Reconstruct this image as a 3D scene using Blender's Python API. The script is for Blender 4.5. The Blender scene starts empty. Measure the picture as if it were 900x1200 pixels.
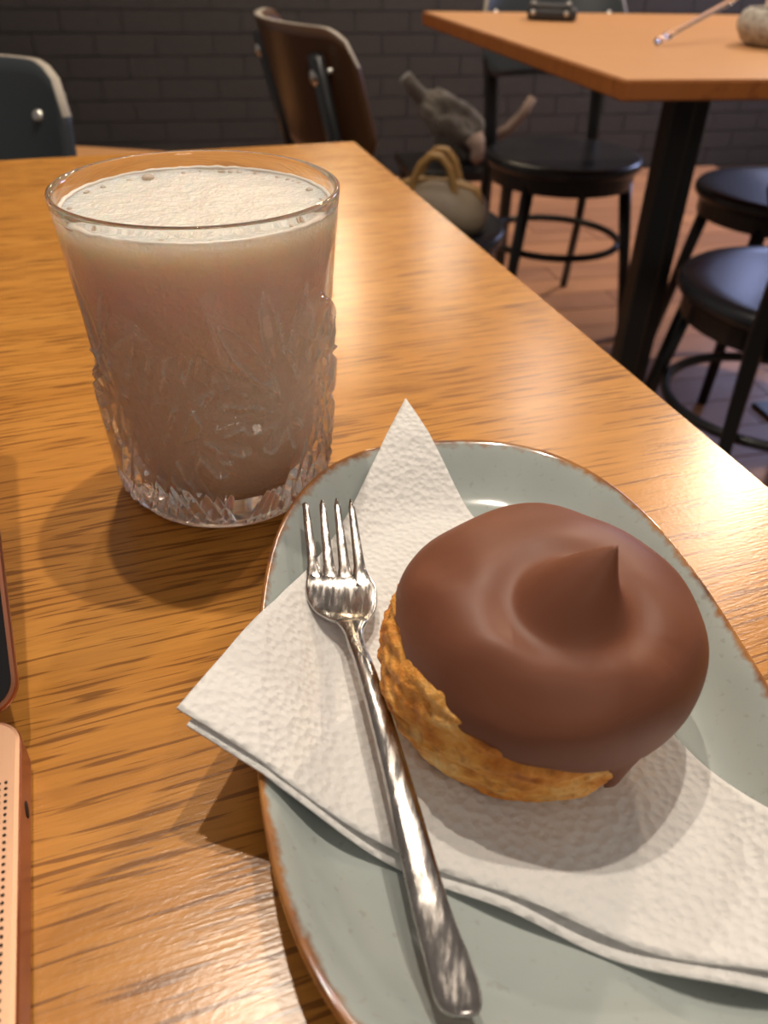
import bpy, bmesh, math, random
from mathutils import Vector, Matrix, noise
PI = math.pi
S = bpy.context.scene
COL = S.collection
random.seed(7)
ZT = 0.75            # height of the table tops above the floor

# ---------------------------------------------------------------- camera
def make_camera():
    cd = bpy.data.cameras.new('camera')
    cam = bpy.data.objects.new('camera', cd); COL.objects.link(cam)
    p, r = math.radians(36.5), math.radians(1.5)
    F = Vector((0, math.cos(p), -math.sin(p)))
    R0 = Vector((1, 0, 0)); U0 = R0.cross(F)
    R = math.cos(r) * R0 + math.sin(r) * U0
    U = -math.sin(r) * R0 + math.cos(r) * U0
    m = Matrix((R, U, -F)).transposed().to_4x4()
    m.translation = Vector((0, 0, ZT + .17))
    cam.matrix_world = m
    cd.sensor_fit = 'VERTICAL'; cd.sensor_height = 36; cd.sensor_width = 27
    cd.lens = 36 * 940 / 1200
    cd.clip_start = .01; cd.clip_end = 50
    cd.dof.use_dof = True; cd.dof.focus_distance = .225; cd.dof.aperture_fstop = 16
    S.camera = cam
make_camera()

# ---------------------------------------------------------------- world, lights, exposure
w = bpy.data.worlds.new('room_light'); S.world = w; w.use_nodes = True
w.node_tree.nodes['Background'].inputs[0].default_value = (1.0, .88, .78, 1)
w.node_tree.nodes['Background'].inputs[1].default_value = .24
def lamp(name, loc, power, col, size):
    l = bpy.data.lights.new(name, 'POINT'); l.energy = power; l.color = col; l.shadow_soft_size = size
    o = bpy.data.objects.new(name, l); COL.objects.link(o); o.location = (loc[0], loc[1], loc[2] + ZT)
    return o
WARM = (1, .87, .71)
lamp('ceiling_spot', (.14, .66, 1.64), 48, WARM, .018)
lamp('ceiling_spot', (-.20, .66, 1.64), 48, WARM, .018)
lamp('ceiling_spot', (-.23, 1.75, 1.62), 30, WARM, .022)
lamp('pendant_lamp', (-.20, 2.95, 1.00), 14, (1, .78, .48), .05)
lamp('pendant_lamp', (.20, 3.00, .84), 5, (1, .84, .62), .07)
lamp('pendant_lamp', (.60, 2.85, 1.42), 13, (1, .88, .72), .07)
lamp('pendant_lamp', (1.10, 2.1, 1.50), 18, (1, .78, .66), .07)
lamp('ceiling_spot', (1.55, 2.95, 1.60), 120, (1, .78, .55), .05)  # added lamp to brighten the floor; no ceiling fitting is known here
lamp('front_fill_lamp', (.5, -1.1, 1.55), 17, (1, .88, .74), .25)  # added soft fill behind the camera for the shaded front sides
lamp('cool_sheen_light', (1.9, 3.45, .45), 38, (.50, .58, 1.0), .30)  # added cool light for the bluish seat sheen; its source is unseen
S.view_settings.view_transform = 'Standard'
S.view_settings.look = 'None'
S.view_settings.exposure = -.15
S.view_settings.gamma = 1
S.view_settings.use_curve_mapping = False

# ---------------------------------------------------------------- helpers
def mesh(name, verts, faces, mats, smooth=True, mi=None):
    me = bpy.data.meshes.new(name)
    me.from_pydata([tuple(v) for v in verts], [], faces)
    for m in (mats if isinstance(mats, (list, tuple)) else [mats]): me.materials.append(m)
    if mi: me.polygons.foreach_set('material_index', mi)
    me.polygons.foreach_set('use_smooth', [smooth] * len(me.polygons))
    me.update()
    return me
def link(name, me, loc=(0, 0, 0), rot=(0, 0, 0), parent=None):
    o = bpy.data.objects.new(name, me); COL.objects.link(o)
    o.location = loc; o.rotation_euler = rot
    if parent: o.parent = parent
    return o
def tag(o, label=None, cat=None, group=None, kind=None):
    if label: o['label'] = label
    if cat: o['category'] = cat
    if group: o['group'] = group
    if kind: o['kind'] = kind
    return o
def fixn(me):
    bm = bmesh.new(); bm.from_mesh(me); bmesh.ops.recalc_face_normals(bm, faces=bm.faces); bm.to_mesh(me); bm.free(); return me
def loft(rings, closed=True, caps=True):
    K = len(rings[0]); v = [p for r in rings for p in r]; f = []
    for i in range(len(rings) - 1):
        for k in range(K if closed else K - 1):
            a, b = i * K + k, i * K + (k + 1) % K
            f.append((a, b, b + K, a + K))
    if caps:
        f.append(tuple(range(K - 1, -1, -1))); f.append(tuple(range((len(rings) - 1) * K, len(rings) * K)))
    return v, f
def lathe(prof, N=64, ccap=True):
    rings = [[(r * math.cos(2 * PI * k / N), r * math.sin(2 * PI * k / N), z) for k in range(N)] for r, z in prof]
    return loft(rings, True, ccap)
def tube(path, rad, K=10, closed=False, flat=1.0):
    path = [Vector(p) for p in path]; n = len(path); rings = []
    up = Vector((0, 0, 1))
    prev = None
    for i, p in enumerate(path):
        if closed: t = path[(i + 1) % n] - path[i - 1]
        else: t = path[min(i + 1, n - 1)] - path[max(i - 1, 0)]
        t.normalize()
        if prev is None:
            a = up if abs(t.dot(up)) < .9 else Vector((0, 1, 0))
            s = t.cross(a).normalized()
        else:
            s = (prev - t * prev.dot(t)).normalized()
        prev = s; q = t.cross(s)
        r = rad(i / max(n - 1, 1)) if callable(rad) else rad
        rings.append([tuple(p + r * (math.cos(2 * PI * k / K) * s + flat * math.sin(2 * PI * k / K) * q)) for k in range(K)])
    if closed:
        rings.append(rings[0]); return loft(rings, True, False)
    return loft(rings)
def box_bm(sx, sy, sz, bev=0, seg=2):
    bm = bmesh.new(); bmesh.ops.create_cube(bm, size=1)
    for v in bm.verts: v.co = Vector((v.co.x * sx, v.co.y * sy, v.co.z * sz))
    if bev: bmesh.ops.bevel(bm, geom=list(bm.edges), offset=bev, segments=seg, affect='EDGES', profile=.5)
    return bm
def box(name, sx, sy, sz, mat, bev=0, seg=2, smooth=False):
    bm = box_bm(sx, sy, sz, bev, seg); me = bpy.data.meshes.new(name); bm.to_mesh(me); bm.free()
    me.materials.append(mat)
    me.polygons.foreach_set('use_smooth', [smooth] * len(me.polygons)); return me
def merge(parts):
    V, F = [], []
    for v, f in parts:
        n = len(V); V += list(v); F += [tuple(i + n for i in q) for q in f]
    return V, F
def sm(a, b, x):
    t = min(1, max(0, (x - a) / (b - a))); return t * t * (3 - 2 * t)
def interp(tab, x):
    if x <= tab[0][0]: return tab[0][1]
    for (a, u), (b, v) in zip(tab, tab[1:]):
        if x <= b: return u + (v - u) * (x - a) / (b - a)
    return tab[-1][1]

# ---------------------------------------------------------------- materials
class NT:
    def __init__(s, name):
        s.m = bpy.data.materials.new(name); s.m.use_nodes = True
        s.t = s.m.node_tree; s.p = s.t.nodes['Principled BSDF']
    def n(s, typ, **kw):
        x = s.t.nodes.new('ShaderNode' + typ)
        for k, v in kw.items():
            if k in x.inputs: x.inputs[k].default_value = v
            else: setattr(x, k, v)
        return x
    def l(s, a, b): s.t.links.new(a, b)
    def set(s, **kw):
        for k, v in kw.items():
            k = k.replace('_', ' ')
            if isinstance(v, tuple) and len(v) == 3 and 'Radius' not in k: v = v + (1,)
            s.p.inputs[k].default_value = v
        return s
    def coord(s, scale=(1, 1, 1), rot=(0, 0, 0), kind='Object'):
        tc = s.n('TexCoord'); mp = s.n('Mapping'); mp.inputs['Scale'].default_value = scale; mp.inputs['Rotation'].default_value = rot
        s.l(tc.outputs[kind], mp.inputs['Vector']); return mp.outputs[0]
    def noise(s, vec, scale=5, detail=3, rough=.5, dist=0):
        x = s.n('TexNoise'); x.inputs['Scale'].default_value = scale; x.inputs['Detail'].default_value = detail
        x.inputs['Roughness'].default_value = rough; x.inputs['Distortion'].default_value = dist
        if vec is not None: s.l(vec, x.inputs['Vector'])
        return x.outputs['Fac']
    def ramp(s, fac, stops):
        x = s.n('ValToRGB'); e = x.color_ramp.elements
        while len(e) < len(stops): e.new(.5)
        for el, (p, c) in zip(e, stops):
            el.position = p; el.color = c + (1,) if isinstance(c, tuple) else (c, c, c, 1)
        s.l(fac, x.inputs[0]); return x.outputs[0]
    def mix(s, fac, a, b, mode='MIX'):
        x = s.n('Mix', data_type='RGBA', blend_type=mode)
        for i, v in ((0, fac), (6, a), (7, b)):
            if hasattr(v, 'is_linked'): s.l(v, x.inputs[i])
            else: x.inputs[i].default_value = v + (1,) if isinstance(v, tuple) and len(v) == 3 else v
        return x.outputs[2]
    def bump(s, h, strength=.3, dist=.001, nrm=None):
        x = s.n('Bump'); x.inputs['Strength'].default_value = strength; x.inputs['Distance'].default_value = dist
        s.l(h, x.inputs['Height'])
        if nrm is not None: s.l(nrm, x.inputs['Normal'])
        s.l(x.outputs[0], s.p.inputs['Normal']); return x.outputs[0]
def plain(name, col, rough=.5, metal=0, **kw):
    return NT(name).set(Base_Color=col, Roughness=rough, Metallic=metal, **kw).m

def mat_oak(name, light, dark, pore, rough=.34):
    a = NT(name)
    warp = a.noise(a.coord((6, 14, 6)), 1, 2)
    c = a.coord((1, 1, 1))
    add = a.n('VectorMath', operation='ADD'); cm = a.n('CombineXYZ')
    mul = a.n('Math', operation='MULTIPLY'); mul.inputs[1].default_value = .013
    a.l(warp, mul.inputs[0]); a.l(mul.outputs[0], cm.inputs['Y']); a.l(c, add.inputs[0]); a.l(cm.outputs[0], add.inputs[1])
    def mp(sc):
        m = a.n('Mapping'); m.inputs['Scale'].default_value = sc; a.l(add.outputs[0], m.inputs['Vector']); return m.outputs[0]
    broad = a.noise(mp((4, 45, 4)), 1, 3)
    fine = a.noise(mp((12, 300, 12)), 1, 3, .55)
    pores = a.noise(mp((30, 620, 30)), 1, 2, .5)
    hair = a.noise(mp((90, 1100, 90)), 1, 2, .5)
    patch = a.noise(mp((9, 30, 9)), 1, 2)
    base = a.mix(a.ramp(broad, [(.3, 0.), (.7, 1.)]), light, dark)
    base = a.mix(a.ramp(fine, [(.42, 0.), (.7, .25)]), base, pore)
    pm = a.n('Math', operation='ADD'); a.l(pores, pm.inputs[0])
    pk = a.n('Math', operation='MULTIPLY'); pk.inputs[1].default_value = .22; a.l(patch, pk.inputs[0]); a.l(pk.outputs[0], pm.inputs[1])
    pf = a.ramp(pm.outputs[0], [(.65, 0.), (.72, .75)])
    base = a.mix(pf, base, pore)
    base = a.mix(a.ramp(hair, [(.52, 0.), (.8, .22)]), base, pore)
    a.l(base, a.p.inputs['Base Color'])
    a.set(Roughness=rough)
    sc = a.noise(a.coord((500, 900, 500)), 1, 3)
    hm = a.mix(.5, hair, sc)
    b = a.bump(hm, .16, .0006)
    return a.m
M_oak = mat_oak('honey_oak', (.60, .272, .055), (.51, .215, .038), (.165, .058, .012), .25)
M_oak2 = mat_oak('orange_beech', (.62, .325, .145), (.58, .295, .125), (.50, .235, .09), .38)
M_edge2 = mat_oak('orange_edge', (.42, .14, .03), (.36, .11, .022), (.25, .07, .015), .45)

def mat_rand(name, c1, c2, rough, bscale, bstr, grain=None):
    a = NT(name)
    oi = a.n('ObjectInfo')
    col = a.mix(oi.outputs['Random'], c1, c2)
    n1 = a.noise(a.coord(grain or (8, 8, 8)), 1, 4)
    col = a.mix(a.ramp(n1, [(.35, 0.), (.75, .5)]), col, (c1[0] * .35, c1[1] * .35, c1[2] * .35))
    a.l(col, a.p.inputs['Base Color']); a.set(Roughness=rough)
    a.bump(a.noise(a.coord((bscale,) * 3), 1, 4), bstr, .004)
    return a.m
M_brick = mat_rand('black_painted_brick', (.026, .0215, .0225), (.031, .026, .0265), .55, 60, .8)
M_mortar = plain('black_painted_mortar', (.027, .0225, .023), .7)
M_floor = mat_rand('worn_red_brown_board', (.62, .31, .17), (.40, .20, .13), .42, 30, .15, (3, 26, 3))
M_gap = plain('floor_gap_dark', (.05, .025, .015), .9)
M_black = NT('black_lacquer').set(Base_Color=(.012, .0125, .014), Roughness=.3).m
M_blackm = plain('black_steel', (.013, .012, .012), .42)
M_seat = NT('worn_black_seat').set(Base_Color=(.016, .017, .021), Roughness=.27).m
M_backL = plain('blue_black_panel', (.03, .037, .045), .42)
M_backB = plain('brown_black_panel', (.075, .032, .014), .32)
M_ply = plain('bare_ply_edge', (.34, .30, .25), .5)
M_rivet = plain('steel_rivet', (.62, .60, .56), .28, 1)

# ---------------------------------------------------------------- setting: floor and wall
ANG = math.radians(12)
def struct(o): o['kind'] = 'structure'; return o
fl = struct(link('floor', box('floor', 5.6, 6.4, .05, M_gap), (.4, 1.6, -.75 - .025 - .004)))
bme = box('floor_board', 1, 1, 1, M_floor, .012, 1)
rot = math.radians(14)
u = Vector((math.cos(rot), math.sin(rot), 0)); v = Vector((-u.y, u.x, 0))
for j in range(24):
    for i in range(-2, 5):
        L, W = .62, .118
        c = Vector((.75, 1.15, 0)) + u * ((i + (.5 if j % 2 else .0) + .17 * (j % 3)) * L - .6) + v * (j * W - .1)
        if not (-1.0 < c.x < 2.5 and 1.0 < c.y < 4.1): continue
        o = link('floor_board', bme, (c.x - .4, c.y - 1.6, .025), (0, 0, rot), fl)
        o.scale = (L - .004, W - .004, .012 + random.uniform(-.0012, .0012))
wx = Vector((math.cos(ANG), math.sin(ANG), 0)); wc = Vector((.05, 3.80, 0))
wn = Vector((math.sin(ANG), -math.cos(ANG), 0))
wall = struct(link('wall_back', box('wall_back', 5.6, .12, 2.9, M_mortar), (wc.x - wn.x * .06, wc.y - wn.y * .06, -.754 + 1.45), (0, 0, ANG)))
brm = box('brick', 1, 1, 1, M_brick, .02, 1)
for r in range(15):
    for i in range(-9, 10):
        x = (i + (.5 if r % 2 else 0)) * .225
        if abs(x) > 1.95: continue
        o = link('brick', brm, (x, -.06 - .004, -1.45 + .042 + r * .078), (0, random.uniform(-.006, .006), 0), wall)
        o.scale = (.221, .012 + random.uniform(-.0025, .0025), .0745)

# ---------------------------------------------------------------- tables
def quad_top(name, pts, th, mat, mat_edge, origin, ang, bev=.0025):
    """table top from four plan corners; local x axis along the grain (angle ang)"""
    ca, sa = math.cos(-ang), math.sin(-ang)
    loc = [((p[0] - origin[0]) * ca - (p[1] - origin[1]) * sa, (p[0] - origin[0]) * sa + (p[1] - origin[1]) * ca) for p in pts]
    bm = bmesh.new()
    t = [bm.verts.new((x, y, 0)) for x, y in loc]; b = [bm.verts.new((x, y, -th)) for x, y in loc]
    bm.faces.new(t); bm.faces.new(b[::-1])
    for i in range(4): bm.faces.new((t[i], b[i], b[(i + 1) % 4], t[(i + 1) % 4]))
    bmesh.ops.recalc_face_normals(bm, faces=bm.faces)
    bmesh.ops.bevel(bm, geom=list(bm.edges), offset=bev, segments=2, affect='EDGES')
    me = bpy.data.meshes.new(name)
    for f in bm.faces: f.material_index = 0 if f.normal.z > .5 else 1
    bm.to_mesh(me); bm.free(); me.materials.append(mat); me.materials.append(mat_edge)
    return me
# our table
C0 = Vector((-.036, .82)); dr = Vector((math.sin(math.radians(17.9)), -math.cos(math.radians(17.9)))); df = Vector((-math.cos(math.radians(20)), -math.sin(math.radians(20))))
P = [C0, C0 + df * .95, C0 + df * .95 + dr * 1.3, C0 + dr * 1.3]
t1 = link('cafe_table', None, (0, 0, -.75))
tag(t1, 'honey oak table in front carrying the glass and the plate', 'table')
tp = link('table_top', quad_top('table_top', P, .03, M_oak, M_oak, (0, 0), math.radians(21)), (0, 0, .75), (0, 0, math.radians(21)), t1)
for p in P:
    q = p + ((P[0] + P[2]) / 2 - p) * .12
    link('leg', box('leg', .05, .05, .719, M_blackm, .003), (q.x, q.y, .3595), (0, 0, math.radians(20)), t1)
# second table
A2, B2 = Vector((.058, 2.173)), Vector((.313, 1.231))
du = Vector((.966, .19)).normalized()
P2 = [A2, B2, B2 + du * .80, A2 + Vector((.987, .155)) * .88]
t2 = link('cafe_table', None, (0, 0, -.75))
tag(t2, 'orange wooden table at the upper right with a glass rod and pot on it', 'table')
link('table_top', quad_top('table_top2', P2, .027, M_oak2, M_edge2, (0, 0), math.radians(10)), (0, 0, .75), (0, 0, math.radians(10)), t2)
for (x, y, ww) in ((.437, 1.37, .038), (.482, 1.405, .022), (.96, 1.50, .038), (1.005, 1.535, .022)):
    link('leg', box('leg', ww, ww, .714, M_blackm, .003), (x, y, .009 + .357), (0, 0, math.radians(12)), t2)
for (x, y) in ((.455, 1.385), (.978, 1.515)):
    link('foot', box('foot', .13, .42, .012, M_blackm, .003), (x, y, .006), (0, 0, math.radians(12)), t2)
# low wooden bench at the wall on the left
bn = link('wooden_bench', None, (-1.15, 2.0, -.75))
tag(bn, 'orange wooden bench by the dark wall, beside the flat blue-black chair back', 'bench')
link('bench_seat', box('bench_seat', 1.15, .36, .04, M_oak2, .004), (0, 0, .43), (0, 0, math.radians(-8)), bn)
for sx in (-.5, .5):
    for sy in (-.13, .13):
        link('leg', box('leg', .04, .04, .41, M_blackm, .003), (sx, sy - sx * .14, .205), (0, 0, 0), bn)

# ---------------------------------------------------------------- chairs
def chair_meshes():
    R = .2; N = 48
    D = {}
    # saddle seat: shallow dish with rounded rim
    prof = [(.0, -.006), (.06, -.0055), (.11, -.004), (.15, -.001), (.175, .001), (.19, .0), (.1965, -.004), (.2, -.012), (.1985, -.022), (.19, -.03), (.0, -.03)]
    vv, ff = lathe([(max(r, .0005), z + .45) for r, z in prof], N)
    D['seat'] = (vv, ff)
    D['seat_ring'] = lathe([(.17, .42), (.185, .42), (.185, .385), (.17, .385), (.17, .42)], N, False)
    ring = [(.175 * math.cos(2 * PI * k / 40), .175 * math.sin(2 * PI * k / 40), .235) for k in range(40)]
    D['ring_stretcher'] = tube(ring, .0095, 8, True)
    D['front_leg'] = [tube([(s * .128, .11, .40), (s * .155, .135, .2), (s * .178, .158, 0)], lambda t: .0165 - .005 * t, 10) for s in (-1, 1)]
    D['rear_leg'] = [tube([(s * .165, -.23, 0), (s * .15, -.165, .235), (s * .145, -.15, .43), (s * .15, -.178, .58), (s * .16, -.222, .755)], lambda t: .0125 + .0075 * sm(.3, .7, t), 12, False, .58) for s in (-1, 1)]
    # curved panel: arc around a centre in front of it
    Ra = .27; nx, nz = 33, 13; hw = .215
    def pt(a, z, off):
        x = (Ra + off) * math.sin(a); y = -.198 + .0 - ((Ra + off) * math.cos(a) - Ra) - (z - .60) * .28 - .01
        return (x, y, z)
    amax = hw / Ra
    def z_at(i, j):
        s = -1 + 2 * i / (nx - 1)
        d = max(0, abs(s) * hw - (hw - .05))
        rr = .05 - math.sqrt(max(0, .05 ** 2 - d * d))
        lo, hi = .60 + rr * .7, .79 - rr
        return lo + (hi - lo) * j / (nz - 1)
    V, F, MI = [], [], []
    for off in (0, -.011):
        for j in range(nz):
            for i in range(nx):
                a = amax * (-1 + 2 * i / (nx - 1)) * (.995 if i in (0, nx - 1) else 1)
                V.append(pt(a, z_at(i, j), off))
    # note: y goes backwards (-y) at the centre, arms curve forward
    V = [(x, -y - 2 * .208 if False else y, z) for x, y, z in V]
    n = nx * nz
    for j in range(nz - 1):
        for i in range(nx - 1):
            a = j * nx + i
            F.append((a, a + 1, a + 1 + nx, a + nx)); MI.append(0)
            F.append((n + a, n + a + nx, n + a + 1 + nx, n + a + 1)); MI.append(0)
    per = [(0, i) for i in range(nx)] + [(j, nx - 1) for j in range(1, nz)] + [(nz - 1, i) for i in range(nx - 2, -1, -1)] + [(j, 0) for j in range(nz - 2, 0, -1)]
    for k in range(len(per)):
        (j0, i0), (j1, i1) = per[k], per[(k + 1) % len(per)]
        a, b = j0 * nx + i0, j1 * nx + i1
        F.append((a, n + a, n + b, b)); MI.append(1 if (j0 == nz - 1 and j1 == nz - 1) else 0)
    D['backrest'] = (V, F, MI)
    D['pt'] = pt; D['Ra'] = Ra
    return D
CD = chair_meshes()
def back_xy(x):  # y of the panel's mid-surface at height z .733
    a = math.asin(x / CD['Ra']); return CD['pt'](a, .733, 0), a
CHM = {}
def make_chair(loc, fwd, label, back_mat, key):
    root = link('bistro_chair', None, (loc[0], loc[1], -.75), (0, 0, math.atan2(fwd[1], fwd[0]) - PI / 2))
    tag(root, label, 'chair', 'black bistro chairs around the tables')
    if not CHM:
        CHM['seat'] = fixn(mesh('seat', *CD['seat'], M_seat)); CHM['seat_ring'] = fixn(mesh('seat_ring', *CD['seat_ring'], M_black, False))
        CHM['ring_stretcher'] = fixn(mesh('ring_stretcher', *CD['ring_stretcher'], M_black))
        CHM['legs'] = [fixn(mesh('leg', *t, M_black)) for t in CD['front_leg'] + CD['rear_leg']]
        CHM['rivet'] = fixn(mesh('rivet', *lathe([(.0002, .0045), (.004, .004), (.0072, .0022), (.008, 0), (.004, -.001), (.004, -.034), (.012, -.0345), (.0135, -.038), (.011, -.044), (.0002, -.047)], 20), M_rivet))
    link('seat', CHM['seat'], parent=root); link('seat_ring', CHM['seat_ring'], parent=root)
    link('ring_stretcher', CHM['ring_stretcher'], parent=root)
    for m in CHM['legs']: link('leg', m, parent=root)
    if ('b', key) not in CHM:
        V, F, MI = CD['backrest']
        me = fixn(mesh('backrest', V, F, [back_mat, M_ply], True, MI))
        CHM[('b', key)] = me
    b = link('backrest', CHM[('b', key)], parent=root)
    for s in (-1, 1):
        (x, y, z), a = back_xy(s * .155)
        # rivet axis along the panel normal, head on the inner (front) side and through to the back
        n = Vector((-.35 * math.sin(a), 1, .28)).normalized()
        rv = link('rivet', CHM['rivet'], (x + n.x * .0115, y + n.y * .0115, z + n.z * .0115), (0, 0, 0), b)
        rv.rotation_mode = 'QUATERNION'; rv.rotation_quaternion = n.to_track_quat('Z', 'Y')
    return root
make_chair((-.518, .76), (.14, -.99), 'black chair across the table with a flat blue-black back and one steel rivet in view', M_backL, 'blue')
make_chair((.022, 1.59), (.92, .39), 'dark chair behind the table corner with a curved brown back seen from outside', M_backB, 'brown')
make_chair((.435, 2.20), (.22, -.97), 'black chair tucked under the far side of the second table, back rising above its top', M_backL, 'blue')
make_chair((.895, 1.91), (-.97, -.1), 'black chair at the right edge, second row, bluish seat beyond the table leg', M_backL, 'blue')
make_chair((.685, 1.30), (-.1, .99), 'nearest black chair at the right edge, bluish dished seat over a ring stretcher', M_backL, 'blue')

# ---------------------------------------------------------------- bag, coat
def bag():
    a = NT('beige_leather'); a.set(Roughness=.6)
    a.l(a.ramp(a.noise(a.coord((14,) * 3), 1, 3), [(.3, (.14, .10, .066)), (.7, (.20, .155, .105))]), a.p.inputs['Base Color'])
    a.bump(a.noise(a.coord((180,) * 3), 1, 2), .2, .001)
    tan = plain('tan_leather', (.28, .155, .05), .5)
    root = link('handbag', None, (.085, 1.54, -.297), (0, 0, math.radians(-15)))
    tag(root, 'beige leather handbag with tan loop handles on the seat of the brown-backed chair', 'bag')
    rings = []
    for z, sx, sy in ((0, .075, .042), (.004, .088, .052), (.025, .094, .058), (.045, .09, .053), (.062, .078, .042), (.076, .060, .028), (.082, .042, .015)):
        rings.append([((abs(math.cos(t)) ** .75) * math.copysign(1, math.cos(t)) * sx, (abs(math.sin(t)) ** .75) * math.copysign(1, math.sin(t)) * sy, z + (.006 * math.sin(3 * t) if z > .02 else 0)) for t in [2 * PI * k / 40 for k in range(40)]])
    link('body', fixn(mesh('body', *loft(rings), a.m)), parent=root)
    for y in (.026, -.026):
        path = [(-.045, y, .060), (-.043, y, .085), (-.03, y, .113), (-.012, y, .130), (.006, y, .130), (.022, y, .113), (.032, y, .085), (.036, y, .060)]
        pp = []
        for i in range(len(path) - 1):
            for k in range(4): pp.append(tuple(path[i][q] + (path[i + 1][q] - path[i][q]) * k / 4 for q in range(3)))
        pp.append(path[-1])
        link('handle', fixn(mesh('handle', *tube(pp, .0075, 8, False, .7), tan)), parent=root)
    st = [(-.08 + .16 * k / 16, .0, .068 + .014 * math.sin(PI * k / 16) ** .7 - (.02 if k in (0, 16) else 0)) for k in range(17)]
    link('trim', fixn(mesh('trim', *tube(st, .008, 8), tan)), parent=root)
bag()
def coat():
    a = NT('grey_wool'); a.set(Roughness=.95, Sheen_Weight=.3)
    a.l(a.ramp(a.noise(a.coord((9,) * 3), 1, 3), [(.3, (.03, .022, .018)), (.7, (.085, .071, .06))]), a.p.inputs['Base Color'])
    a.bump(a.noise(a.coord((90,) * 3), 1, 3), .6, .006)
    pk = plain('pink_lining', (.22, .155, .13), .8)
    st = link('low_stool', None, (.20, 2.72, -.75))
    tag(st, 'low dark stool by the wall under the rumpled coat', 'stool')
    link('seat', box('seat', .34, .28, .03, M_blackm, .004), (0, 0, .29), (0, 0, ANG), st)
    for sx in (-1, 1):
        for sy in (-1, 1): link('leg', box('leg', .03, .03, .276, M_blackm, .002), (sx * .14 - sy * .02, sy * .11 + sx * .03, .138), (0, 0, ANG), st)
    root = link('coat', None, (.20, 2.72, -.441), (0, 0, ANG))
    tag(root, 'rumpled grey-brown coat heaped near the wall behind the handbag', 'coat')
    bm = bmesh.new(); bmesh.ops.create_icosphere(bm, subdivisions=5, radius=1)
    for vtx in bm.verts:
        c = vtx.co; n = noise.noise(c * 1.6 + Vector((3, 1, 7))); n2 = noise.noise(Vector((c.x * 6, c.y * 3, c.z * 3)))
        k = 1 + .25 * n + .10 * n2
        x, y, z = c.x * .125 * k, c.y * .10 * k, c.z * .085 * k
        z = z + .085 - x * .55
        vtx.co = Vector((x, y, max(z, .0)))
    me = bpy.data.meshes.new('body'); bm.to_mesh(me); bm.free(); me.materials.append(a.m)
    me.polygons.foreach_set('use_smooth', [True] * len(me.polygons)); link('body', me, parent=root)
    link('sleeve', fixn(mesh('sleeve', *tube([(-.07, .0, .13), (-.11, .01, .17), (-.15, .0, .205), (-.175, 0, .235)], lambda t: .026 - .006 * t, 12), a.m)), parent=root)
    link('sleeve', fixn(mesh('sleeve', *tube([(.08, -.02, .055), (.15, -.03, .09), (.195, -.03, .135), (.222, -.03, .18)], lambda t: .017 - .003 * t, 12), pk)), parent=root)
    link('lining', fixn(mesh('lining', *tube([(.02, -.10, .085), (.035, -.115, .06), (.03, -.125, .035), (.02, -.12, .022)], lambda t: .03 - .012 * t, 12), pk)), parent=root)
coat()

# ---------------------------------------------------------------- things on the second table
def pouch():
    lea = plain('black_leather', (.02, .02, .024), .45)
    root = link('leather_pouch', None, (.335, 2.04, .0005), (0, 0, math.radians(-10)))
    tag(root, 'small black leather pouch with metal studs on the far tabletop', 'pouch')
    link('body', box('body', .105, .06, .024, lea, .008, 3, True), (0, 0, .012), (0, 0, 0), root)
    link('flap', box('flap', .09, .062, .006, lea, .0025, 2, True), (-.005, 0, .0262), (0, 0, 0), root)
    sme = fixn(mesh('stud', *lathe([(.0002, .003), (.004, .0024), (.006, 0), (.0002, -.001)], 14), M_rivet))
    for x, y in ((-.04, -.031), (.03, -.031)):
        link('stud', sme, (x, y - .0005, .014), (PI / 2, 0, 0), root)
    for x, y in ((-.042, .022), (.034, .02)):
        link('stud', sme, (x, y, .0295), (0, 0, 0), root)
pouch()
def glassmat(name, rough=0, col=(1, 1, 1), ior=1.5):
    return NT(name).set(Base_Color=col, Roughness=rough, Transmission_Weight=1.0, IOR=ior).m
M_glass = glassmat('clear_glass')
def cut_glass():
    # thin upper wall lets most light straight through, the thick cut band and base refract it
    a = NT('cut_glass').set(Base_Color=(1, 1, 1), Roughness=0, Transmission_Weight=1.0, IOR=1.5)
    g = a.n('SeparateXYZ'); tc = a.n('TexCoord'); a.l(tc.outputs['Object'], g.inputs[0])
    tr = a.n('BsdfTransparent'); mx = a.n('MixShader')
    f = a.ramp(g.outputs['Z'], [(.0, .0), (.016, .0), (.030, .32), (.093, .30), (.098, 0.)])
    a.l(f, mx.inputs[0]); a.l(a.p.outputs[0], mx.inputs[1]); a.l(tr.outputs[0], mx.inputs[2])
    # slightly frosted cut facets; the diffuse white also paints in their glints
    at = a.n('Attribute'); at.attribute_name = 'cut'
    fr = a.n('BsdfDiffuse'); fr.inputs['Color'].default_value = (.85, .83, .80, 1)
    mu = a.n('Math', operation='MULTIPLY'); mu.inputs[1].default_value = .26; a.l(at.outputs['Fac'], mu.inputs[0])
    m2 = a.n('MixShader'); a.l(mu.outputs[0], m2.inputs[0]); a.l(mx.outputs[0], m2.inputs[1]); a.l(fr.outputs[0], m2.inputs[2])
    a.l(m2.outputs[0], a.t.nodes['Material Output'].inputs[0])
    return a.m
M_cut = cut_glass()
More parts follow.
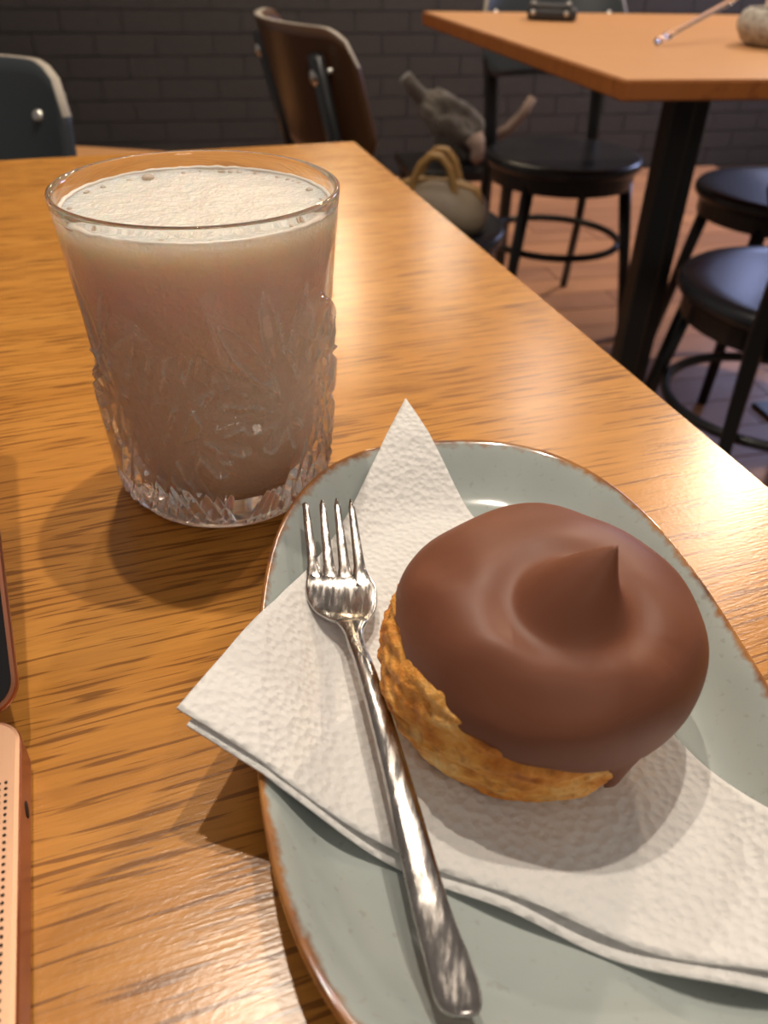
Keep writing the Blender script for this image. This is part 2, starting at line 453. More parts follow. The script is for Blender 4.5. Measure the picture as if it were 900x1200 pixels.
def rod_and_pot():
    p0, p1 = Vector((.449, 1.612, .0065)), Vector((.598, 1.73, .0585))
    root = link('glass_rod', None, p0)
    tag(root, 'clear glass rod with a bulb end leaning on the grey pot', 'rod')
    d = p1 - p0
    ts = [0, .02, .05, .08, .12, .16, .2, .24, .3, .5, .7, .9, 1, 1.15]
    rad = [.002, .0055, .0065, .005, .0045, .0075, .008, .0055, .005, .005, .005, .005, .0048, .004]
    path = [d * t for t in ts]
    # finer
    link('rod', fixn(mesh('rod', *tube(path, lambda q: rad[min(len(rad) - 1, int(round(q * (len(rad) - 1))))], 16), M_glass)), parent=root)
    a = NT('speckled_stoneware'); a.set(Roughness=.55)
    a.l(a.ramp(a.noise(a.coord((120,) * 3), 1, 3), [(.35, (.22, .19, .16)), (.6, (.42, .38, .33))]), a.p.inputs['Base Color'])
    pot = link('stone_pot', None, (.672, 1.665, .0005))
    tag(pot, 'squat grey speckled stoneware pot at the edge of the far tabletop', 'pot')
    link('body', fixn(mesh('body', *lathe([(.0005, 0), (.04, 0), (.055, .008), (.066, .026), (.067, .038), (.06, .052), (.052, .057), (.047, .056), (.05, .046), (.05, .02), (.03, .008), (.0005, .008)], 48), a.m)), parent=pot)
    wh = plain('white_wax', (.75, .72, .68), .5)
    cd = link('pillar_candle', None, (.795, 1.93, .0005))
    tag(cd, 'pale cylindrical pillar candle behind the grey pot', 'candle')
    link('body', fixn(mesh('body', *lathe([(.0005, 0), (.044, 0), (.046, .002), (.046, .11), (.043, .114), (.03, .112), (.0005, .109)], 40), wh)), parent=cd)
    link('wick', fixn(mesh('wick', *tube([(0, 0, .108), (.001, 0, .115), (.003, 0, .121)], .001, 6), M_blackm)), parent=cd)
rod_and_pot()

# ---------------------------------------------------------------- plate
PC = Vector((.0317, .1444)); PA, PB, PT, PN = .0628, .103, .115, 2.62
def se(phi, r):
    """superellipse ring point (plan) of normalised radius r"""
    c, s = math.cos(phi), math.sin(phi)
    u_ = math.copysign(abs(c) ** (2 / PN), c) * PA * r; v_ = math.copysign(abs(s) ** (2 / PN), s) * PB * r
    return (u_ * math.cos(PT) - v_ * math.sin(PT), u_ * math.sin(PT) + v_ * math.cos(PT))
def se_r(x, y):
    dx, dy = x - PC.x, y - PC.y
    u_ = dx * math.cos(PT) + dy * math.sin(PT); v_ = -dx * math.sin(PT) + dy * math.cos(PT)
    return (abs(u_ / PA) ** PN + abs(v_ / PB) ** PN) ** (1 / PN)
def plate():
    a = NT('celadon_glaze'); a.set(Roughness=.12, Coat_Weight=.5, Coat_Roughness=.05, IOR=1.5)
    n1 = a.noise(a.coord((30,) * 3), 1, 4); n2 = a.noise(a.coord((420,) * 3), 1, 3)
    gl = a.ramp(n1, [(.3, (.36, .405, .395)), (.7, (.43, .475, .46))])
    gl = a.mix(a.ramp(n2, [(.62, 0.), (.72, .25)]), gl, (.22, .18, .14))
    # bare iron-brown lip: an attribute painted per vertex by distance from the rim
    at = a.n('Attribute'); at.attribute_name = 'lip'
    ad = a.n('Math', operation='ADD'); a.l(at.outputs['Fac'], ad.inputs[0])
    mm = a.n('Math', operation='MULTIPLY_ADD'); mm.inputs[1].default_value = .55; mm.inputs[2].default_value = -.29
    a.l(a.noise(a.coord((330,) * 3), 1, 4), mm.inputs[0]); a.l(mm.outputs[0], ad.inputs[1])
    lipf = a.ramp(ad.outputs[0], [(.36, 0.), (.62, 1.)])
    br = a.ramp(a.noise(a.coord((70,) * 3), 1, 3), [(.3, (.13, .055, .03)), (.48, (.30, .12, .035)), (.7, (.42, .19, .05))])
    a.l(a.mix(lipf, gl, br), a.p.inputs['Base Color'])
    a.bump(n2, .02, .0005)
    prof = [(.0, .0062), (.3, .0060), (.55, .0058), (.68, .0058), (.75, .0064), (.81, .0084), (.86, .0114), (.90, .0144), (.94, .0174), (.97, .0193), (.985, .0200), (.995, .0202), (1.0, .0196), (1.003, .0186), (.998, .0165), (.98, .0140), (.93, .0095), (.86, .0050), (.78, .0020), (.72, .0004), (.70, .0), (.67, .0004), (.6, .0020), (.0, .0020)]
    lip = [0, 0, 0, 0, 0, 0, 0, 0.02, .18, .42, .62, .9, 1, 1, .8, .45, .2, .3, .5, .6, .6, .6, .6, .6]
    N = 160; V = []; LP = []
    for (r, z), lp in zip(prof, lip):
        for k in range(N):
            x, y = se(2 * PI * k / N, max(r, .004)); V.append((x, y, z)); LP.append(lp)
    F = []
    for i in range(len(prof) - 1):
        for k in range(N):
            q, b = i * N + k, i * N + (k + 1) % N; F.append((q, b, b + N, q + N))
    F.append(tuple(range(N))); F.append(tuple(range((len(prof) - 1) * N, len(prof) * N)))
    me = mesh('oval_plate', V, F, a.m); at = me.attributes.new('lip', 'FLOAT', 'POINT'); at.data.foreach_set('value', LP); fixn(me)
    o = link('oval_plate', me, (PC.x, PC.y, .0004))
    md = o.modifiers.new('subdivision', 'SUBSURF'); md.levels = 1; md.render_levels = 1
    tag(o, 'grey-green glazed oval plate with a brown rim, under the napkin and pastry', 'plate')
plate()

# ---------------------------------------------------------------- napkin
def nap_z(x, y):
    r = se_r(x, y)
    z = .0084
    z += .0132 * sm(.66, 1.0, r)
    if r > .93: z += (r - .93) * .024
    return z
NW, NN, NS = Vector((-.0440, .1142)), Vector((.0068, .2605)), Vector((.1090, .0530))
def napkin():
    a = NT('embossed_paper'); a.set(Base_Color=(.74, .735, .725), Roughness=.9, Sheen_Weight=.1)
    c = a.coord((1, 1, 1))
    vo = a.n('TexVoronoi', feature='SMOOTH_F1'); vo.inputs['Scale'].default_value = 470; vo.inputs['Smoothness'].default_value = .5; a.l(c, vo.inputs['Vector'])
    fi = a.noise(c, 1400, 2)
    h = a.mix(.15, vo.outputs['Distance'], fi)
    a.bump(h, .6, .0012)
    n = 90
    def layer(W, N_, S_, dz, name, parent, loc, seed):
        V = []; idx = {}
        for i in range(n + 1):
            for j in range(n + 1 - i):
                s, t = i / n, j / n
                p = W * (1 - s - t) + N_ * s + S_ * t
                z = nap_z(p.x, p.y) + dz
                # gentle waves in the open edge between W and S
                e = math.exp(-((s) / .08) ** 2)
                z += e * (.0010 * math.sin(26 * t + seed) * sm(0, .2, t) - .0006)
                z += .00045 * noise.noise(Vector((p.x * 60, p.y * 60, seed)))
                idx[i, j] = len(V); V.append((p.x - loc.x, p.y - loc.y, z - loc.z))
        F = []
        for i in range(n):
            for j in range(n - i):
                F.append((idx[i, j], idx[i + 1, j], idx[i, j + 1]))
                if j < n - i - 1: F.append((idx[i + 1, j], idx[i + 1, j + 1], idx[i, j + 1]))
        me = fixn(mesh(name, V, F, a.m))
        o = link(name, me, loc if parent is None else (0, 0, 0), (0, 0, 0), parent)
        md = o.modifiers.new('thickness', 'SOLIDIFY'); md.thickness = .0005; md.offset = 0
        return o
    loc = Vector((.03, .14, .0075))
    top = layer(NW, NN, NS, .0021, 'paper_napkin', None, loc, 1.0)
    tag(top, 'white embossed paper napkin folded to a triangle, under the pastry', 'napkin')
    dW = Vector((.0012, -.0022))
    layer(NW + Vector((.0024, -.0026)), NN + Vector((-.0006, -.006)), NS + Vector((0, -.0042)), .0003, 'lower_fold', top, loc, 2.2)
napkin()

# ---------------------------------------------------------------- choux bun
def bun():
    zb = .0110
    a = NT('baked_choux'); a.set(Roughness=.62)
    c = a.coord((1, 1, 1))
    n1 = a.noise(a.coord((70, 70, 130)), 1, 5, .65); n2 = a.noise(c, 330, 4, .6)
    col = a.ramp(n1, [(.3, (.42, .115, .012)), (.44, (.68, .25, .03)), (.56, (.80, .38, .075)), (.70, (.88, .58, .24))])
    col = a.mix(a.ramp(n2, [(.3, .55), (.5, 0.)]), col, (.30, .09, .014))
    a.l(col, a.p.inputs['Base Color'])
    a.set(Subsurface_Weight=.12, Subsurface_Radius=(.004, .002, .001), Subsurface_Scale=.5)
    h = a.mix(.5, n1, n2); a.bump(h, 1.0, .003)
    root = link('choux_bun', None, (.0358, .1368, zb))
    tag(root, 'round choux bun with a pointed chocolate top on the napkin', 'pastry')
    N = 260
    prof = [(.0, 0), (.012, 0), (.024, .0), (.0282, .0010), (.0310, .0040), (.0328, .0085), (.0338, .0135), (.0341, .018), (.0336, .022), (.0322, .0255), (.030, .029), (.025, .032), (.015, .034), (.0, .035)]
    pr = []
    for (r0, z0), (r1, z1) in zip(prof, prof[1:]):
        for k in range(8): pr.append((r0 + (r1 - r0) * k / 8, z0 + (z1 - z0) * k / 8))
    pr.append(prof[-1])
    V = []
    for r, z in pr:
        for k in range(N):
            t = 2 * PI * k / N; p = Vector((math.cos(t), math.sin(t), 0))
            q = Vector((p.x * max(r, .0004), p.y * max(r, .0004), z))
            d = .0011 * noise.noise(q * 90) + .0014 * noise.noise(Vector((q.x * 130, q.y * 130, q.z * 420))) + .0007 * noise.noise(q * 520)
            d *= sm(.018, .027, r)
            V.append(((r + d) * p.x - .0020, (r + d) * p.y - .0015, z + (.4 * d if z > .002 else 0)))
    F = []
    for i in range(len(pr) - 1):
        for k in range(N):
            q, b = i * N + k, i * N + (k + 1) % N; F.append((q, b, b + N, q + N))
    link('choux_shell', fixn(mesh('choux_shell', V, F, a.m)), parent=root)
    # chocolate
    ch = NT('milk_chocolate'); ch.set(Base_Color=(.155, .056, .026), Roughness=.50, Specular_IOR_Level=.4, IOR=1.46, Subsurface_Weight=.1, Subsurface_Radius=(.003, .0012, .0007), Subsurface_Scale=.4)
    ch.bump(ch.noise(ch.coord((120,) * 3), 1, 3), .05, .0012)
    cc = ch.noise(ch.coord((50, 50, 50)), 1, 3)
    ch.l(ch.mix(ch.ramp(cc, [(.3, 0.), (.7, 1.)]), (.165, .056, .029), (.20, .072, .038)), ch.p.inputs['Base Color'])
    zc, rz = .0350 - zb, .0226
    edge = [(-180, .0370), (-169, .0395), (-158, .0375), (-148, .0335), (-140, .0305), (-132, .0325), (-125, .0338), (-116, .0345), (-110, .0325), (-104, .0318), (-94, .0318), (-80, .0295), (-71, .0285), (-68.5, .0215), (-66, .0165), (-63, .0155), (-60.5, .0195), (-58, .0265), (-54, .0288), (-46, .0275), (-43, .022), (-40, .0205), (-36, .0235), (-32, .0280), (0, .028), (60, .027), (120, .030), (150, .030), (165, .0335), (180, .0370)]
    NA, NR = 240, 76
    def Rt(t): return .0367 + .0013 * math.cos(t - .2) + .0005 * math.sin(3 * t + 1)
    V = []
    tipx, tipy = .0048, -.0106
    def top_pt(t, f, inset=0.0):
        """f 0..1 from apex to the lower edge at angle t"""
        deg = (math.degrees(t) + 180) % 360 - 180
        ze = interp(edge, deg) - zb
        zlow = (ze - zc) / rz
        if zlow < -.42: extra = (zlow + .42); zl = -.42
        else: extra = 0; zl = zlow
        phe = math.acos(max(-1, min(1, zl)))
        ph = phe * f
        n = 2.25
        sp, cp = math.sin(ph), math.cos(ph)
        rr = (Rt(t) - inset) * abs(sp) ** (2 / n); z = zc + (rz - inset) * math.copysign(abs(cp) ** (2 / n), cp)
        if extra and f > .9: z += extra * rz * ((f - .9) / .1); rr -= .0010 * ((f - .9) / .1)
        x, y = rr * math.cos(t), rr * math.sin(t)
        if inset == 0 and ph < 1.45:
            # draw the rings together around the peak
            k = sm(1.45, .3, ph) * (1 - f) ** 1.6
            x, y = x + (tipx - .0018) * k, y + tipy * k
            r2 = math.hypot(x, y) / Rt(math.atan2(y, x))
            z = zc + rz * (1 - min(1, r2) ** n) ** (1 / n) if k > 1e-4 else z
        x += .0018
        if inset == 0:
            # folds of the dipped icing
            k = sm(.002, .012, rr) * sm(1.0, .7, f)
            z += k * (.0011 * math.sin(1.0 * math.degrees(t) * PI / 60 + 6.5 * f) * sm(.2, .6, f) + .0016 * noise.noise(Vector((x * 60, y * 60, 3.3))))
            dx, dy = x - tipx, y - tipy
            d = math.hypot(dx, dy * 1.05)
            # hollow around the peak, then the peak itself
            z -= .0022 * math.exp(-((d - .0135) / .005) ** 2) * (1 - .4 * sm(-.004, .012, dy))
            q = max(0, 1 - d / .0128)
            hgt = .0124 * (q ** 1.35 * .75 + .25 * sm(0, 1, q))
            z += hgt; x += .55 * hgt * (hgt / .0124) ** .4; y += .06 * hgt
            if f > .97:  # rounded lip
                q = (f - .97) / .03
                x -= math.cos(t) * .0009 * q * q; y -= math.sin(t) * .0009 * q * q
        return (x, y, z)
    # rings are centred on the peak so that its geometry is fine there
    for i in range(NR + 1):
        f = (i / NR) ** 1.15
        for k in range(NA):
            V.append(top_pt(2 * PI * k / NA, f))
    nin = 24
    for i in range(nin + 1):
        f = 1 - i / nin * .35
        for k in range(NA): V.append(top_pt(2 * PI * k / NA, f, .0022 if i else .0012))
    tot = NR + 1 + nin + 1; F = []
    for i in range(tot - 1):
        for k in range(NA):
            q, b = i * NA + k, i * NA + (k + 1) % NA; F.append((q, b, b + NA, q + NA))
    me = mesh('chocolate_icing', V, F, ch.m)
    bm = bmesh.new(); bm.from_mesh(me); bmesh.ops.remove_doubles(bm, verts=bm.verts, dist=.00002); bmesh.ops.recalc_face_normals(bm, faces=bm.faces); bm.to_mesh(me); bm.free()
    link('chocolate_icing', me, parent=root)
bun()

# ---------------------------------------------------------------- fork
def fork():
    a = NT('scratched_steel'); a.set(Metallic=1.0, Roughness=.22)
    a.l(a.ramp(a.noise(a.coord((300,) * 3), 1, 4), [(.3, (.36, .33, .31)), (.7, (.50, .47, .45))]), a.p.inputs['Base Color'])
    a.l(a.ramp(a.noise(a.coord((900, 160, 900), (0, 0, .35)), 1, 4), [(.4, .14), (.75, .36)]), a.p.inputs['Roughness'])
    a.bump(a.noise(a.coord((1500, 500, 900), (0, 0, .3)), 1, 3), .06, .0004)
    root = link('dessert_fork', None, (.0, .13, .0175))
    tag(root, 'four-tined steel dessert fork lying across the napkin and plate', 'fork')
    O = Vector((.0, .13, .0175))
    def flat_loft(secs, K=16, ex=.6):
        """secs: (left point, right point, thickness, arch)"""
        rings = []
        for L, R_, th, ar in secs:
            L, R_ = Vector(L) - O, Vector(R_) - O; m = (L + R_) / 2; s = (R_ - L) / 2
            rg = []
            for k in range(K):
                t = 2 * PI * k / K; cx = math.copysign(abs(math.cos(t)) ** ex, math.cos(t)); sz = math.copysign(abs(math.sin(t)) ** ex, math.sin(t))
                rg.append(tuple(m + s * cx + Vector((0, 0, th / 2 * sz + ar * (1 - cx * cx)))))
            rings.append(rg)
        return loft(rings)
    def resample(secs, n):
        out = []
        def cr(a_, b_, c_, d_, t): return .5 * ((2 * b_) + (-a_ + c_) * t + (2 * a_ - 5 * b_ + 4 * c_ - d_) * t * t + (-a_ + 3 * b_ - 3 * c_ + d_) * t ** 3)
        flat = [list(L) + list(R_) + [th, ar] for L, R_, th, ar in secs]
        for i in range(len(flat) - 1):
            p0, p1, p2, p3 = flat[max(i - 1, 0)], flat[i], flat[i + 1], flat[min(i + 2, len(flat) - 1)]
            for k in range(n):
                q = [cr(p0[j], p1[j], p2[j], p3[j], k / n) for j in range(8)]
                out.append((q[:3], q[3:6], q[6], q[7]))
        out.append((flat[-1][:3], flat[-1][3:6], flat[-1][6], flat[-1][7]))
        return out
    handle = [((-.0125, .1560, .0176), (-.0034, .1562, .0176), .0018, 0), ((-.0100, .1515, .0181), (-.0046, .1515, .0181), .0024, 0),
              ((-.0083, .1450, .0192), (-.0036, .1450, .0192), .0030, 0), ((-.0062, .137, .0206), (-.0013, .137, .0206), .0032, 0),
              ((-.0024, .1206, .0220), (.0031, .1206, .0220), .0032, 0), ((.0021, .1005, .0218), (.0084, .1006, .0218), .0030, 0),
              ((.0069, .0785, .0192), (.0144, .0787, .0192), .0028, 0), ((.0096, .0685, .0174), (.0182, .0690, .0174), .0026, 0),
              ((.0108, .0635, .0166), (.0196, .0640, .0166), .0025, 0), ((.0122, .0612, .0163), (.0192, .0612, .0163), .0022, 0), ((.0142, .0602, .0162), (.0174, .0602, .0162), .0014, 0)]
    link('handle', fixn(mesh('handle', *flat_loft(resample(handle, 4), 16, .75), a.m)), parent=root)
    head = [((-.0216, .1738, .0179), (-.0037, .1746, .0179), .0014, -.0009), ((-.0217, .1722, .0177), (-.0030, .1732, .0177), .0016, -.0010), ((-.0216, .1690, .0172), (-.0016, .1702, .0172), .0017, -.0013),
            ((-.0206, .1645, .0169), (-.0012, .1655, .0169), .0018, -.0014), ((-.0182, .1602, .0169), (-.0016, .1612, .0169), .0019, -.0012), ((-.0148, .1572, .0172), (-.0028, .1578, .0172), .0019, -.0008), ((-.0118, .1555, .0176), (-.0038, .1557, .0176), .0018, -.0003)]
    link('fork_head', fixn(mesh('fork_head', *flat_loft(resample(head, 4), 24, .5), a.m)), parent=root)
    tips = [(-.0243, .1998, .0245), (-.0192, .2010, .0248), (-.0148, .2020, .0248), (-.0104, .2022, .0245)]
    roots = [(-.0194, .00044), (-.0149, .0009), (-.0104, .0009), (-.0060, .00044)]
    for (tx, ty, tz), (rx, ra) in zip(tips, roots):
        secs = []
        for y in (.1705, .172, .1735, .1750, .1760, .1768, .1778, .180, .183, .187, .191, .195, .198, .1995, ty):
            s = max(0, (y - .1735) / (ty - .1735))
            x = rx + (tx - rx) * s
            z = .0179 + (tz - .0179) * s ** 1.25 - ra * (1 - s) + .00012 - .0011 * sm(.1745, .1705, y)
            wd = .00228 - .00045 * sm(.1752, .1785, y) - .00085 * s
            if y >= ty: wd *= .4
            secs.append(((x - wd, y, z), (x + wd, y, z), .0015 - .0006 * s, 0))
        link('tine', fixn(mesh('tine', *flat_loft(secs, 12, .7), a.m)), parent=root)
fork()

# ---------------------------------------------------------------- laptop
def laptop():
    al = NT('rose_gold_aluminium'); al.set(Base_Color=(.66, .39, .25), Metallic=.85, Roughness=.42)
    al.bump(al.noise(al.coord((2600,) * 3), 1, 2), .08, .0003)
    alr = plain('rose_gold_edge', (.42, .17, .10), .38, .8)
    blk = plain('screen_bezel_black', (.012, .012, .014), .12)
    gls = plain('screen_glass', (.008, .008, .012), .06)
    hole = plain('hole_dark', (.01, .008, .007), .9)
    ang = math.radians(110.2)              # direction away from the viewer along the machine's side
    uu = Vector((math.cos(ang), math.sin(ang)))
    corner = Vector((-.0868, .1262))       # rear right corner
    root = link('laptop', None, (corner.x, corner.y, .0004), (0, 0, ang - PI / 2))
    tag(root, 'open rose-gold laptop at the left edge of the oak table', 'laptop')
    # local frame: x right, y towards the hinge (origin at the rear right corner)
    def rounded(wd, dp, th, rc, mat, name, x1, y1, z0, edge=.0012):
        """rounded-corner slab with its far right corner at (x1, y1)"""
        K = 10; out = []
        for (cx, cy, a0) in ((x1 - rc, y1 - rc, 0), (x1 - wd + rc, y1 - rc, 90), (x1 - wd + rc, y1 - dp + rc, 180), (x1 - rc, y1 - dp + rc, 270)):
            for k in range(K + 1):
                t = math.radians(a0 + 90 * k / K); out.append((cx, cy, rc, t))
        rings = []
        for ins, z in ((edge * 1.5, z0), (edge * .4, z0 + edge * .6), (0, z0 + edge * 1.5), (0, z0 + th - edge), (edge * .3, z0 + th - edge * .3), (edge, z0 + th)):
            rings.append([(cx + (r - ins) * math.cos(t), cy + (r - ins) * math.sin(t), z) for cx, cy, r, t in out])
        return rings
    rg = rounded(.30, .205, .0118, .008, al.m, 'chassis', 0, 0, .0008)
    V, F = loft(rg); MI = []
    nseg = len(rg[0])
    for i in range(len(rg) - 1): MI += [1 if i < 4 else 0] * nseg
    MI += [1, 0]
    link('chassis', fixn(mesh('chassis', V, F, [al.m, alr], False, MI)), parent=root)
    foot = fixn(mesh('rubber_foot', *lathe([(.0002, 0), (.006, 0), (.006, .0012), (.0002, .0012)], 16), hole))
    for x, y in ((-.02, -.02), (-.28, -.02), (-.02, -.185), (-.28, -.185)): link('rubber_foot', foot, (x, y, 0), (0, 0, 0), root)
    # speaker holes: fine dots in rows along the side of the keyboard
    V, F = [], []
    for col in range(5):
        for r in range(74):
            cx, cy = -.0030 - col * .0014, -.0195 - r * .0017
            n0 = len(V)
            for k in range(8): V.append((cx + .00038 * math.cos(k * PI / 4), cy + .00038 * math.sin(k * PI / 4), .01272))
            F.append(tuple(range(n0, n0 + 8)))
    sp = link('speaker_grille', mesh('speaker_grille', V, F, hole, False), parent=root); sp['kind'] = 'stuff'
    key = plain('key_black', (.014, .014, .016), .45)
    V, F = [], []
    for r in range(6):
        x = -.028
        wds = [.0165] * 14 if r < 4 else ([.024] + [.0165] * 11 + [.0326] if r == 4 else [.0165] * 4 + [.021, .0936, .021] + [.0165] * 4)
        for wd in wds:
            x0, x1, y1 = x - wd, x - .0022, -.022 - r * .0182; y0 = y1 - .016; n0 = len(V); x -= wd + .0008
            x0 += .0008
            V += [(x0, y0, .0126), (x1, y0, .0126), (x1, y1, .0126), (x0, y1, .0126), (x0 + .0004, y0 + .0004, .0134), (x1 - .0004, y0 + .0004, .0134), (x1 - .0004, y1 - .0004, .0134), (x0 + .0004, y1 - .0004, .0134)]
            F += [tuple(n0 + i for i in q) for q in ((4, 5, 6, 7), (0, 1, 5, 4), (1, 2, 6, 5), (2, 3, 7, 6), (3, 0, 4, 7))]
    kb = link('keyboard', mesh('keyboard', V, F, key, False), parent=root); kb['kind'] = 'stuff'
    link('trackpad', box('trackpad', .11, .066, .0006, al.m, .0002, 1), (-.15, -.168, .01265), (0, 0, 0), root)
    jk = link('headphone_jack', fixn(mesh('headphone_jack', *lathe([(.0002, .00006), (.0020, .00006), (.0020, -.002), (.0002, -.002)], 20, True), hole)), (0.0, -.0235, .0065), (0, PI / 2, 0), root)
    # lid, leaning back on the hinge
    th = math.radians(32)
    lid = link('lid', None, (0, -.001, .0125), (th, 0, 0), root)
    rg = rounded(.30, .205, .0045, .008, alr, 'lid_shell', .0, .207, -.0045)
    link('lid_shell', fixn(mesh('lid_shell', *loft(rg), alr, False)), parent=lid)
    rg = rounded(.2976, .2026, .0008, .007, blk, 'screen', -.0012, .2058, -.0002, .0002)
    link('screen', fixn(mesh('screen', *loft(rg), blk, False)), parent=lid)
    hn = link('hinge', fixn(mesh('hinge', *tube([(-.26, .002, .0085), (-.04, .002, .0085)], .0035, 12), blk)), parent=root)
laptop()

# ---------------------------------------------------------------- glass of milky drink
GC = Vector((-.0585, .2495)); GH = .105
def glass():
    face = math.radians(-76.5)
    # groove list in (arc metres, height metres) around one motif centre, period 90 degrees
    RM = .0385
    segs = []      # (x0,y0,x1,y1,width,depth)
    per = 2 * PI * RM / 4
    def star(cx, cy, n, r0, r1, w_, d_, a0=0):
        for k in range(n):
            t = a0 + 2 * PI * k / n
            segs.append((cx + r0 * math.cos(t), cy + r0 * math.sin(t), cx + r1 * math.cos(t), cy + r1 * math.sin(t), w_, d_))
    def motif(off):
        cx, cy = off - .0125, .045             # hobstar with a plain round centre
        star(cx, cy, 12, .0105, .0200, .0026, .0014)
        for k in range(8):
            t0 = 2 * PI * k / 8; t1 = 2 * PI * (k + 3) / 8
            segs.append((cx + .0185 * math.cos(t0), cy + .0185 * math.sin(t0), cx + .0185 * math.cos(t1), cy + .0185 * math.sin(t1), .0018, .0010))
        fx, fy = off + .0210, .0455             # fan of leaves
        star(fx, fy, 8, .001, .0130, .0030, .0015, .2)
        for deg, ln, wd in ((58, .034, .0034), (78, .040, .0036), (100, .041, .0036), (122, .038, .0036), (143, .033, .0032), (160, .026, .0026)):
            t = math.radians(deg); mx = .010
            segs.append((fx + mx * math.cos(t), fy + mx * math.sin(t), fx + ln * math.cos(t), fy + ln * math.sin(t), wd, .0014, 1))
        # diamond lattice between motifs
        for k in range(4):
            x0 = off + .0275 + k * .0056 - .010
            segs.append((x0, .009, x0 + .021, .066, .0024, .0017)); segs.append((x0 + .021, .009, x0, .066, .0024, .0017))
        # fine rays under the lower fan
        for k in range(9):
            segs.append((off + .004 + k * .0035, .004, off + .012 + k * .0021, .0165, .0013, .0011))
        for k in range(7):
            segs.append((off - .030 + k * .0042, .006, off - .026 + k * .0042, .018, .0015, .0012)); segs.append((off - .026 + k * .0042, .006, off - .030 + k * .0042, .018, .0015, .0012))
    motif(0.0)
    def groove(x, y):
        x = (x + per / 2) % per - per / 2
        d = 0
        for s in segs:
            x0, y0, x1, y1, w_, dp = s[:6]
            for sh in (-per, 0, per):
                xx = x - sh
                if xx < min(x0, x1) - w_ or xx > max(x0, x1) + w_ or y < min(y0, y1) - w_ or y > max(y0, y1) + w_: continue
                dx, dy = x1 - x0, y1 - y0; L2 = dx * dx + dy * dy
                t = max(0, min(1, ((xx - x0) * dx + (y - y0) * dy) / L2))
                q = math.hypot(xx - x0 - t * dx, y - y0 - t * dy)
                ww = w_ * (math.sin(PI * min(1, max(.04, t))) ** .7 if len(s) > 6 else 1)
                if q < ww: d = max(d, 1.8 * dp * ((1 - q / ww) if len(s) < 7 else min(.62, 1 - q / ww) * 1.25 * ww / w_))
        return d
    zs = []
    z = 0
    outer = [(.0, .0300), (.0004, .0318), (.0015, .0338), (.004, .0352), (.010, .0360), (.020, .0366), (.035, .0376), (.050, .0384), (.060, .0391), (.075, .0402), (.090, .0414), (.1035, .0427), (.1045, .0426)]
    N = 720
    zl = [0, .0004, .0009, .0015, .0025] + [.0035 + i * .00045 for i in range(int((.090 - .0035) / .00045) + 1)] + [.092, .094, .097, .100, .1025, .1035, .1043, .1048]
    V = []
    # one period only is evaluated, then repeated
    NP = N // 4
    cache = {}; cut = {}; CA = []
    for zi, z in enumerate(zl):
        r0 = interp(outer, z)
        for k in range(NP):
            x = (k / NP) * per
            g = groove(x, z)
            ztop = .062 + .016 * math.cos(2 * PI * (x + .026) / per)           # scalloped top of the thick cut band
            bul = .0028 * sm(ztop + .0012, ztop - .0012, z) * sm(.003, .008, z)
            cache[zi, k] = r0 + bul - g
            cut[zi, k] = (1 if g < .0008 else .4) if g > .00008 else 0
    for zi, z in enumerate(zl):
        for k in range(N):
            t = face + 2 * PI * k / N; r = cache[zi, k % NP]; CA.append(cut[zi, k % NP] if z > .004 else 0)
            V.append((r * math.cos(t), r * math.sin(t), z))
    inner = [(.0420, .1052), (.0414, .1048), (.0409, .1035), (.0402, .098), (.0388, .080), (.0372, .066), (.0350, .054), (.0334, .040), (.0321, .024), (.0304, .0160), (.0272, .0120), (.0210, .0106), (.0100, .0102), (.0003, .0102)]
    for r, z in inner:
        for k in range(N):
            t = face + 2 * PI * k / N; V.append((r * math.cos(t), r * math.sin(t), z))
    tot = len(zl) + len(inner); F = []
    for i in range(tot - 1):
        for k in range(N):
            q, b = i * N + k, i * N + (k + 1) % N; F.append((q, b, b + N, q + N))
    F.append(tuple(range(N - 1, -1, -1)))
    MI = []
    me = mesh('cut_glass_tumbler', V, F, M_cut)
    at = me.attributes.new('cut', 'FLOAT', 'POINT'); at.data.foreach_set('value', CA + [0] * (len(V) - len(CA)))
    fixn(me)
    o = link('cut_glass_tumbler', me, (GC.x, GC.y, .0003))
    tag(o, 'cut-crystal tumbler with star and leaf facets holding the milky drink', 'glass')
    # drink: overlaps the inner wall by a hair so that no air gap shows
    dr_ = NT('milky_chai')
    dr_.set(Base_Color=(.56, .40, .29), Roughness=.5, Subsurface_Weight=.6, Subsurface_Radius=(.02, .012, .008), Subsurface_Scale=.5)
    e = .00025
    prof = [(.0003, .0102 - e), (.0100, .0102 - e), (.0210, .0106 - e), (.0272 + e, .0120 - e), (.0304 + e, .0160), (.0321 + e, .024), (.0334 + e, .040), (.0350 + e, .054), (.0372 + e, .066), (.0388 + e, .080), (.0402 + e, .0975), (.0003, .0975)]
    drink = link('milky_drink', None, (GC.x, GC.y, .0093))
    tag(drink, 'beige milky drink under white foam filling the cut tumbler', 'drink')
    fm = NT('milk_foam'); fm.set(Roughness=.22, Subsurface_Weight=.8, Subsurface_Radius=(.024, .015, .010), Subsurface_Scale=1.0)
    g = fm.n('SeparateXYZ'); tc = fm.n('TexCoord'); fm.l(tc.outputs['Object'], g.inputs[0])
    fm.l(fm.ramp(g.outputs['Z'], [(.0, (.86, .64, .47)), (.056, (.86, .655, .49)), (.074, (.84, .68, .57)), (.088, (.80, .745, .68))]), fm.p.inputs['Base Color'])
    bn1 = fm.noise(fm.coord((170,) * 3), 1, 4); bn2 = fm.noise(fm.coord((700,) * 3), 1, 3)
    fm.bump(fm.mix(.45, bn1, bn2), .9, .0022)
    # body: wall profile, then the frothy top
    NA, NRR = 160, 44; V = []
    Rf = .0403 + e
    wallp = prof[:-1]
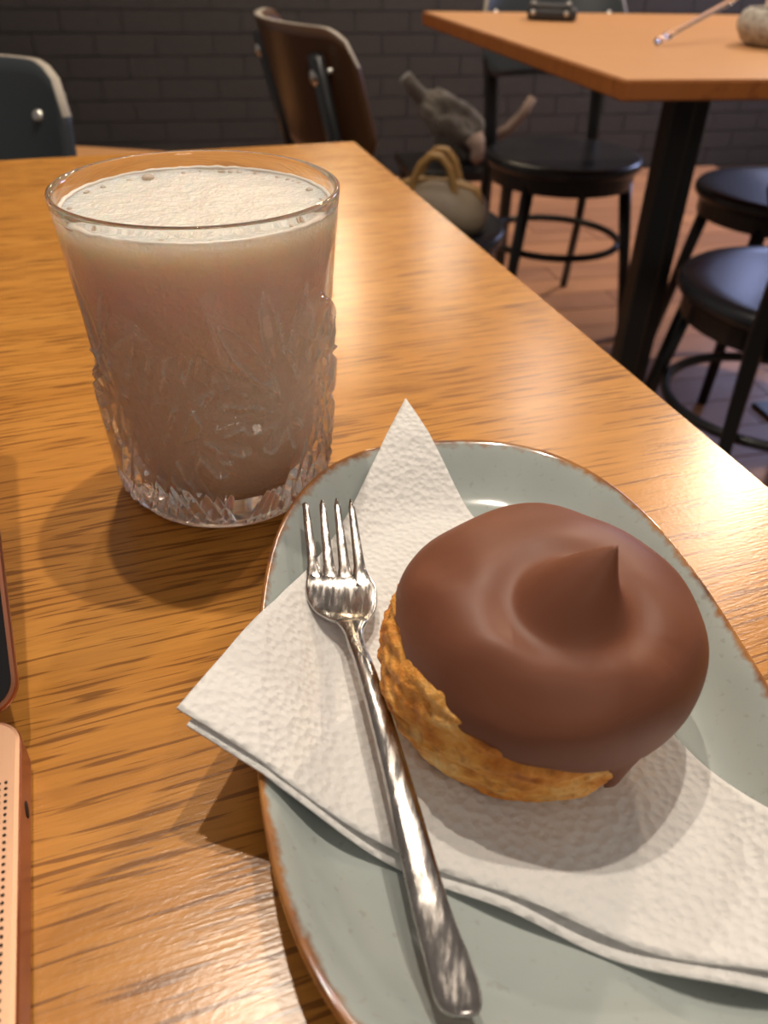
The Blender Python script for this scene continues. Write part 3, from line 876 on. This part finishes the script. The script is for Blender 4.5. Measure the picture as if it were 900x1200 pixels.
    for r, z in wallp:
        for k in range(NA):
            t = 2 * PI * k / NA; V.append((r * math.cos(t), r * math.sin(t), z - .009))
    for i in range(NRR + 1):
        f = 1 - i / NRR; r = max(.0002, Rf * f)
        for k in range(NA):
            t = 2 * PI * k / NA; p = Vector((r * math.cos(t), r * math.sin(t), 0))
            z = .0992 + .0010 * f ** 10 + .0006 * noise.noise(p * 120) + .00035 * noise.noise(p * 420) * (1 - f ** 8)
            V.append((p.x, p.y, z - .009))
    F = []
    for i in range(NRR + len(wallp)):
        for k in range(NA):
            q, b = i * NA + k, i * NA + (k + 1) % NA; F.append((q, b, b + NA, q + NA))
    F.append(tuple(range(NA))); F.append(tuple(range((NRR + len(wallp)) * NA, (NRR + len(wallp) + 1) * NA)))
    link('liquid', fixn(mesh('liquid', V, F, fm.m)), parent=drink)
    rngp = []
    for k in range(160):
        t = 2 * PI * k / 160; rr = Rf - .0008 + .0003 * noise.noise(Vector((math.cos(t) * 9, math.sin(t) * 9, 1)))
        rngp.append((rr * math.cos(t), rr * math.sin(t), .1000 - .009 + .0003 * noise.noise(Vector((math.cos(t) * 14, math.sin(t) * 14, 5)))))
    foam = link('foam', fixn(mesh('foam', *tube(rngp, .0007, 8, True), plain('froth_white', (.80, .74, .67), .3))), parent=drink)
    # a few bubbles
    bub = NT('bubble_film').set(Base_Color=(.62, .50, .40), Roughness=.08, Coat_Weight=.6).m
    bme_ = fixn(mesh('bubble', *lathe([(.0002, .55)] + [(math.cos(q), .55 * math.sin(q)) for q in [PI / 2 * (1 - j / 6) for j in range(1, 7)]] + [(.0002, -.1)], 18), bub))
    rnd = random.Random(5)
    spots = [(-.022, .027, .0021), (-.027, .022, .0011), (.0035, .0365, .0009), (.0065, .0362, .0009), (.0, .0368, .0008), (.032, .017, .0012), (-.012, .034, .0007), (.012, .0352, .0007), (-.033, .014, .0009)]
    for x, y, r in spots + [(.037 * math.cos(t), .037 * math.sin(t), rnd.uniform(.0004, .0009)) for t in [rnd.uniform(0, 2 * PI) for _ in range(26)]]:
        f = math.hypot(x, y) / Rf
        b = link('bubble', bme_, (x, y, .0992 - .009 + .0010 * f ** 10), (0, 0, 0), foam); b.scale = (r, r, r)
glass()

# ---------------------------------------------------------------- lift everything so that the floor lies at z = 0
for o in S.objects:
    if o.parent is None and o.type in ('MESH', 'EMPTY'): o.location.z += ZT
